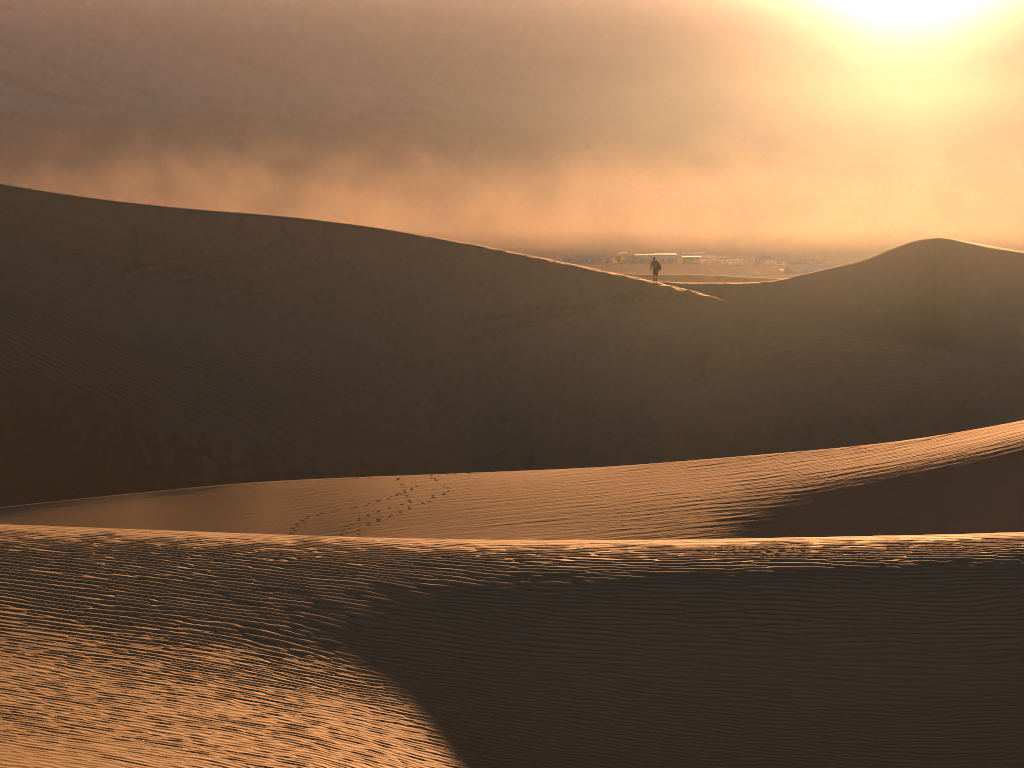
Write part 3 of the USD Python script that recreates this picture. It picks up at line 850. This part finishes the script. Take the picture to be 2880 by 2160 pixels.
def shrub(name, label, category, u, v, width, tall, seed, mat="leaf_dry", n=900, group=None, size=0.11, d=None, trunk=0.25):
    rng = np.random.default_rng(seed)
    d = d or floor_range(v)
    p = at(u, v, d)
    t = thing(name, label, category, (p[0], p[1], 0.2), float(rng.random() * 20), group)
    nb = 9
    ang = rng.random(nb) * 6.283
    rr = np.sqrt(rng.random(nb)) * width * 0.34
    cz = tall * (trunk + 0.10 + (1 - trunk - 0.28) * rng.random(nb))
    cs = np.stack([rr * np.cos(ang), rr * np.sin(ang), cz * (1 - 0.35 * (rr / (width * 0.5)) ** 2)], 1)
    cs[0] = [0, 0, tall * 0.76]
    rd = width * (0.13 + 0.10 * rng.random(nb))
    ms = [limb((0, 0, -0.2), (0.05, 0.02, tall * max(trunk, 0.18)), 0.03 * width, 0.022 * width)]
    ms += [limb((0.05, 0.02, tall * max(trunk, 0.18) * 0.95), c, 0.018 * width, 0.006 * width, 5) for c in cs]
    part(t, "trunk", cat(*ms), "bark")
    part(t, "crown", leaves(rng, cs, rd, n, size), mat)
    return t


shrub("tree", "big round dark tree in front of the row of houses", "tree", 1740, 742, 6.8, 4.7, 201, "leaf", 3200, size=0.16)
shrub("tree", "broad low tree growing before the lodge's right hand roofs", "tree", 2300, 744, 4.6, 3.4, 202, "leaf_dry", 1600, size=0.14)
shrub("bush", "widest yellow bush, below the motorhomes right of the garage", "bush", 1984, 745, 5.5, 2.4, 203, n=1500)
shrub("bush", "yellow bush at the foot of the lone motorhome left of the box truck", "bush", 2028, 746, 2.8, 1.5, 204, n=700)
shrub("bush", "yellow bush at the right foot of the widest yellow bush", "bush", 2004, 747, 2.6, 1.5, 205, n=700)
shrub("bush", "tall yellowish bush in front of the lodge's left wing", "bush", 2141, 754, 2.4, 1.8, 206, n=800)
shrub("bush", "low wide bush between the lodge's parked cars and the nearest building", "bush", 2177, 757, 3.2, 1.1, 207, n=700)
shrub("bush", "low pale bush on the bare ground below the box truck", "bush", 2115, 753, 1.8, 0.9, 208, n=450)
shrub("bush", "low bush on the plain below the garage, far left of the box truck", "bush", 1953, 758, 2.0, 0.9, 209, n=450)
shrub("bush", "bush growing against the house just right of the big tree", "bush", 1779, 741, 2.2, 1.1, 210, "leaf", n=450)
shrub("bush", "bush growing against the house just left of the big tree", "bush", 1707, 740.5, 1.6, 0.9, 211, "leaf", n=350)
shrub("bush", "low bush on the plain straight below the lodge's raised roof", "bush", 2135, 767, 2.2, 0.9, 212, n=450)
shrub("bush", "bush at the lodge's right end on the skyline", "bush", 2331, 742, 2.0, 1.2, 213, "leaf", n=350)
shrub("bush", "bush on the skyline left of the lodge's roof", "bush", 2116, 733, 2.4, 1.5, 214, "leaf_dry", n=400, d=1600)

# the scrub nobody could count
rng = np.random.default_rng(77)
cl, rd = [], []
for i in range(900):
    v = 722 + 58 * rng.random() ** 0.8
    u = 1250 + 1500 * rng.random()
    dd = floor_range(v)
    q = at(u, v, dd)
    cl.append([q[0], q[1], 0.32 + 0.2 * rng.random()])
    rd.append(0.25 + 0.5 * rng.random() ** 2)
    if rng.random() < 0.05:
        rd[-1] *= 1.8
cl, rd = np.array(cl), np.array(rd)
me = usdkit.mesh(stage, numbered("scrub"), leaves(rng, cl, rd, 16000, 0.10), M["leaf_dry"])
tag(me, "thin dry scrub scattered over the desert floor", "scrub", kind="stuff")

# poles
for u, v, top, dd, lab in ((1999, 740, 712, 1640, "thin utility pole behind the motorhomes right of the garage"), (2273, 756, 742, 1330, "thin pole standing before the long pale roof at the right"),
                           (2124, 752, 729, 1400, "thin pole standing at the lodge's left end")):
    q = at(u, v, dd)
    h = height(top, dd)
    t = thing("utility_pole", lab, "pole", (q[0], q[1], 0.0))
    c = trimesh.creation.cylinder(0.09, h, sections=8)
    c.apply_translation([0, 0, h / 2])
    part(t, "pole", c, "bark")
    part(t, "crossarm", box(-0.7, 0.7, -0.06, 0.06, h - 0.45, h - 0.32), "bark")

# ------------------------------------------------------------------ the walker
def hull_chain(pts):
    out = m3.Manifold()
    bones = []
    for (a, ra), (b, rb) in pts:
        sa = m3.Manifold.sphere(ra, 20).translate(tuple(a))
        sb = m3.Manifold.sphere(rb, 20).translate(tuple(b))
        bones.append(m3.Manifold.batch_hull([sa, sb]))
    return m3.Manifold.batch_boolean(bones, m3.OpType.Add)


def smooth_skin(man, edge, it=8):
    mesh = man.refine_to_length(edge).to_mesh()
    tm = trimesh.Trimesh(mesh.vert_properties[:, :3], mesh.tri_verts, process=True)
    trimesh.smoothing.filter_taubin(tm, 0.5, -0.53, iterations=it)
    return tm


def ball(x, y, z, r, sx=1, sy=1, sz=1):
    return m3.Manifold.sphere(r, 24).scale((sx, sy, sz)).translate((x, y, z))


_, mu, ms_, mX, mY, mZ = MAIN
WALK_U, WALK_V = 1846.0, 796.0
j = int(np.argmin(np.abs(mu - WALK_U)))
i0 = int(np.argmin(np.abs(ms_)))
i = i0 + int(np.argmin(np.abs(project(np.stack([mX, mY, mZ], -1)[i0:i0 + 60, j])[1] - WALK_V)))
FOOT = np.array([mX[i, j], mY[i, j], mZ[i, j]])
# joints: x right, y away, z up; the right foot stands at the origin + (0.03, 0, 0)
V = lambda *a: np.array(a, float)
hipL, hipR = V(-0.075, 0.0, 0.90), V(0.085, 0.0, 0.90)
kneeL, ankL, heelL, toeL = V(-0.085, 0.16, 0.53), V(-0.060, 0.02, 0.215), V(-0.062, -0.03, 0.175), V(-0.105, 0.14, 0.09)
kneeR, ankR, heelR, toeR = V(0.075, 0.045, 0.49), V(0.050, -0.02, 0.085), V(0.050, -0.06, 0.035), V(0.035, 0.16, 0.025)
pel, waist, chest, neck0, head = V(0.0, 0.0, 0.93), V(-0.012, 0.01, 1.10), V(-0.035, 0.015, 1.33), V(-0.075, 0.02, 1.50), V(-0.095, 0.045, 1.645)
shL, shR = V(-0.205, 0.015, 1.425), V(0.125, 0.015, 1.43)
elL, wrL = V(-0.285, 0.02, 1.16), V(-0.325, 0.10, 0.945)
elR, wrR = V(0.215, 0.03, 1.18), V(0.155, 0.20, 1.33)


def hand(w, d_, palm_n, thumb_side):
    d_ = d_ / np.linalg.norm(d_)
    s_ = np.cross(d_, palm_n); s_ /= np.linalg.norm(s_)
    nrm = np.cross(s_, d_)
    ch = [((w, 0.024), (w + d_ * 0.05 + s_ * 0.022, 0.017)), ((w, 0.024), (w + d_ * 0.05 - s_ * 0.022, 0.017)), ((w + d_ * 0.05 + s_ * 0.028, 0.014), (w + d_ * 0.05 - s_ * 0.028, 0.014))]
    for q, ln in zip((-0.032, -0.011, 0.011, 0.032), (0.062, 0.072, 0.068, 0.055)):
        b = w + d_ * 0.062 + s_ * q * thumb_side * -1
        m1 = b + (d_ * 0.9 + nrm * 0.35) * ln * 0.55
        m2 = m1 + (d_ * 0.55 + nrm * 0.8) * ln * 0.5
        ch += [((b, 0.0095), (m1, 0.0085)), ((m1, 0.0085), (m2, 0.0075))]
    tb = w + d_ * 0.02 + s_ * 0.026 * thumb_side
    tm_ = tb + (d_ * 0.7 + s_ * thumb_side * 0.7) * 0.035
    ch += [((tb, 0.012), (tm_, 0.010)), ((tm_, 0.010), (tm_ + (d_ * 0.9 + nrm * 0.4) * 0.028, 0.0085))]
    return ch


body_chain = [((hipL, 0.085), (kneeL, 0.056)), ((hipR, 0.085), (kneeR, 0.056)),
              ((kneeL, 0.054), (kneeL * 0.62 + ankL * 0.38 + V(0, -0.018, 0), 0.056)), ((kneeL * 0.62 + ankL * 0.38 + V(0, -0.018, 0), 0.056), (ankL, 0.036)),
              ((kneeR, 0.054), (kneeR * 0.62 + ankR * 0.38 + V(0, -0.018, 0), 0.057)), ((kneeR * 0.62 + ankR * 0.38 + V(0, -0.018, 0), 0.057), (ankR, 0.037)),
              ((ankL, 0.036), (heelL, 0.034)), ((heelL, 0.033), (toeL, 0.026)), ((ankL, 0.034), (toeL, 0.024)), ((toeL + V(-0.02, 0, 0), 0.022), (toeL + V(0.03, -0.01, 0), 0.022)),
              ((ankR, 0.037), (heelR, 0.034)), ((heelR, 0.033), (toeR, 0.026)), ((ankR, 0.034), (toeR, 0.024)), ((toeR + V(-0.025, 0, 0), 0.022), (toeR + V(0.025, -0.01, 0), 0.022)),
              ((hipL + V(0, 0, 0.03), 0.105), (hipR + V(0, 0, 0.03), 0.105)), ((pel, 0.12), (waist, 0.118)), ((waist + V(-0.04, 0, 0), 0.10), (chest + V(-0.07, 0, 0), 0.11)),
              ((waist + V(0.04, 0, 0), 0.10), (chest + V(0.07, 0, 0), 0.11)), ((shL + V(0.04, 0, -0.01), 0.07), (shR + V(-0.04, 0, -0.01), 0.07)), ((chest, 0.12), (neck0 - V(0, 0, 0.06), 0.07)),
              ((neck0 - V(0, 0, 0.05), 0.062), (head - V(0, 0.01, 0.08), 0.055)),
              ((shL, 0.058), (elL, 0.042)), ((elL, 0.042), (wrL, 0.028)), ((shR, 0.058), (elR, 0.042)), ((elR, 0.042), (wrR, 0.028))]
body_chain += hand(wrL, wrL - elL + V(0, 0.02, 0), V(1, 0.2, 0), 1) + hand(wrR, V(-0.5, 0.3, 0.5), V(-0.4, -0.8, 0.2), 1)
skull = ball(*head, 0.098, 0.80, 0.98, 1.12) + ball(head[0], head[1] + 0.035, head[2] - 0.055, 0.062, 0.85, 0.95, 1.05)
nose = m3.Manifold.batch_hull([ball(head[0], head[1] + 0.098, head[2] + 0.005, 0.010), ball(head[0], head[1] + 0.118, head[2] - 0.03, 0.013), ball(head[0], head[1] + 0.09, head[2] - 0.04, 0.016)])
ears = ball(head[0] - 0.08, head[1], head[2] - 0.012, 0.03, 0.35, 0.7, 1.1) + ball(head[0] + 0.08, head[1], head[2] - 0.012, 0.03, 0.35, 0.7, 1.1)
lips = ball(head[0], head[1] + 0.093, head[2] - 0.068, 0.02, 1.0, 0.45, 0.5)
body = hull_chain(body_chain) + skull + nose + ears + lips
walker = thing("person", "person in grey long sleeved top and dark shorts walking away along the sunlit ridge", "person", FOOT - V(0.045, 0, 0.012), 0.0)
part(walker, "body", smooth_skin(body, 0.012, 6), "skin", True)
sh = hull_chain([((waist + V(-0.045, 0, -0.12), 0.118), (waist + V(-0.04, 0, 0), 0.112)), ((waist + V(0.045, 0, -0.12), 0.118), (waist + V(0.04, 0, 0), 0.112)), ((waist + V(-0.045, 0, -0.12), 0.118), (waist + V(0.045, 0, -0.12), 0.118)),
                 ((waist + V(-0.04, 0, 0), 0.112), (chest + V(-0.075, 0, 0), 0.125)), ((waist + V(0.04, 0, 0), 0.112), (chest + V(0.075, 0, 0), 0.125)), ((chest + V(-0.07, 0, 0), 0.12), (chest + V(0.07, 0, 0), 0.12)), ((waist + V(-0.04, 0, 0), 0.112), (waist + V(0.04, 0, 0), 0.112)), ((waist + V(-0.05, 0, 0.1), 0.115), (waist + V(0.05, 0, 0.1), 0.115)), ((waist + V(0, 0, -0.14), 0.128), (chest, 0.128)),
                 ((shL + V(0.03, 0, -0.01), 0.082), (shR + V(-0.03, 0, -0.01), 0.082)), ((chest, 0.13), (neck0 - V(0, 0, 0.055), 0.074)), ((shL, 0.074), (neck0 - V(0, 0, 0.05), 0.070)), ((shR, 0.074), (neck0 - V(0, 0, 0.05), 0.070)),
                 ((shL, 0.074), (elL, 0.058)), ((elL, 0.058), (wrL + (elL - wrL) * 0.12, 0.041)), ((shR, 0.074), (elR, 0.058)), ((elR, 0.058), (wrR + (elR - wrR) * 0.12, 0.041))])
part(walker, "shirt", smooth_skin(sh, 0.014, 6), "shirt", True)
hemL, hemR = hipL + (kneeL - hipL) * 0.68, hipR + (kneeR - hipR) * 0.80
sr = hull_chain([((hipL + V(0, 0, 0.03), 0.122), (hipR + V(0, 0, 0.03), 0.122)), ((hipL + V(0.01, 0, 0.08), 0.115), (hipR + V(-0.01, 0, 0.08), 0.115)), ((hipL + V(-0.005, 0, 0), 0.112), (hemL, 0.088)), ((hipR + V(0.01, 0, 0), 0.112), (hemR, 0.090))])
part(walker, "shorts", smooth_skin(sr, 0.014, 6), "shorts", True)
hairm = ball(head[0], head[1] - 0.010, head[2] + 0.022, 0.104, 0.82, 0.98, 1.04) - m3.Manifold.cube((0.4, 0.3, 0.17)).translate((head[0] - 0.2, head[1] + 0.045, head[2] - 0.13))
part(walker, "hair", smooth_skin(hairm, 0.012, 4), "hair", True)

bag = thing("shoulder_bag", "black bag slung from the walker's right shoulder", "bag", FOOT - V(0.045, 0, 0.012), 0.0)
bagm = m3.Manifold.batch_hull([ball(0.20, -0.10, 1.30, 0.075), ball(0.16, -0.09, 1.22, 0.07), ball(0.315, -0.06, 1.08, 0.085), ball(0.20, -0.13, 1.02, 0.085), ball(0.285, -0.09, 0.955, 0.085), ball(0.235, -0.12, 0.945, 0.08), ball(0.30, 0.02, 1.05, 0.08)])
bag_body = part(bag, "bag_body", smooth_skin(bagm, 0.02, 10), "bag", True)
part(bag_body, "pocket", smooth_skin(m3.Manifold.batch_hull([ball(0.22, -0.185, 1.15, 0.03), ball(0.30, -0.15, 1.12, 0.03), ball(0.225, -0.20, 0.98, 0.035), ball(0.29, -0.165, 0.97, 0.035)]), 0.015, 4), "strap", True)
stp = hull_chain([((V(0.19, -0.09, 1.32), 0.022), (V(0.105, -0.05, 1.50), 0.020)), ((V(0.105, -0.05, 1.50), 0.020), (V(0.10, 0.06, 1.50), 0.020)), ((V(0.10, 0.06, 1.50), 0.020), (V(0.16, 0.15, 1.35), 0.018)), ((V(0.16, 0.15, 1.35), 0.018), (V(0.27, 0.10, 1.10), 0.018))])
part(bag, "strap", smooth_skin(stp, 0.012, 3), "strap", True)

# ------------------------------------------------------------------ blowing dust beyond the village
dust_mat = usdkit.material(stage, "/World/Looks/dust", {
    "g": ("geometry", {}),
    "map": ("mapping", {"mapping_type": "point", "scale": (1.0, 0.35, 1.2)}),
    "n": ("noise_texture", {"scale": 0.021, "detail": 5.0, "roughness": 0.6, "distortion": 0.9}),
    "xyz": ("separate_xyz", {}),
    "fall": ("map_range", {"range_type": "linear", "from_min": 0.0, "from_max": 150.0, "to_min": 0.24, "to_max": -0.36, "clamp": True}),
    "add": ("math", {"math_type": "add"}),
    "cut": ("map_range", {"range_type": "smoothstep", "from_min": 0.36, "from_max": 0.80, "to_min": 0.0, "to_max": 1.0, "clamp": True}),
    "ramp": ("map_range", {"range_type": "smoothstep", "from_min": 1500.0, "from_max": 2300.0, "to_min": 0.0, "to_max": DUST_DENSITY, "clamp": True}),
    "dens": ("math", {"math_type": "multiply"}),
    "v": ("principled_volume", {"color": (0.70, 0.66, 0.58), "anisotropy": 0.74})},
    [("g.position", "map.vector"), ("map.vector", "n.vector"), ("g.position", "xyz.vector"), ("xyz.z", "fall.value"), ("n.fac", "add.value1"), ("fall.result", "add.value2"),
     ("add.value", "cut.value"), ("cut.result", "dens.value1"), ("xyz.y", "ramp.value"), ("ramp.result", "dens.value2"), ("dens.value", "v.density")], volume="v.volume")
du = usdkit.mesh(stage, "/World/dust", trimesh.creation.box(bounds=[[-1500, 1490, 1.0], [1500, 2750, 200.0]]), dust_mat)
tag(du, "bank of blowing sand and dust rising beyond the settlement", "dust", kind="stuff")

near_dust = usdkit.material(stage, "/World/Looks/blowing_sand", {
    "g": ("geometry", {}),
    "map": ("mapping", {"mapping_type": "point", "scale": (1.0, 0.6, 2.2)}),
    "n": ("noise_texture", {"scale": 0.035, "detail": 3.0, "roughness": 0.5}),
    "cut": ("map_range", {"range_type": "linear", "from_min": 0.25, "from_max": 0.75, "to_min": 0.3, "to_max": 1.7, "clamp": True}),
    "dens": ("math", {"math_type": "multiply", "value2": VEIL_DENSITY}),
    "v": ("principled_volume", {"color": (0.50, 0.70, 0.80), "anisotropy": 0.92})},
    [("g.position", "map.vector"), ("map.vector", "n.vector"), ("n.fac", "cut.value"), ("cut.result", "dens.value1"), ("dens.value", "v.density")], volume="v.volume")
du = usdkit.mesh(stage, "/World/dust_001", trimesh.creation.box(bounds=[[-90, 100, 0.6], [110, 330, 40.0]]), near_dust)
tag(du, "thin veil of sand blowing over the great dune", "dust", kind="stuff")
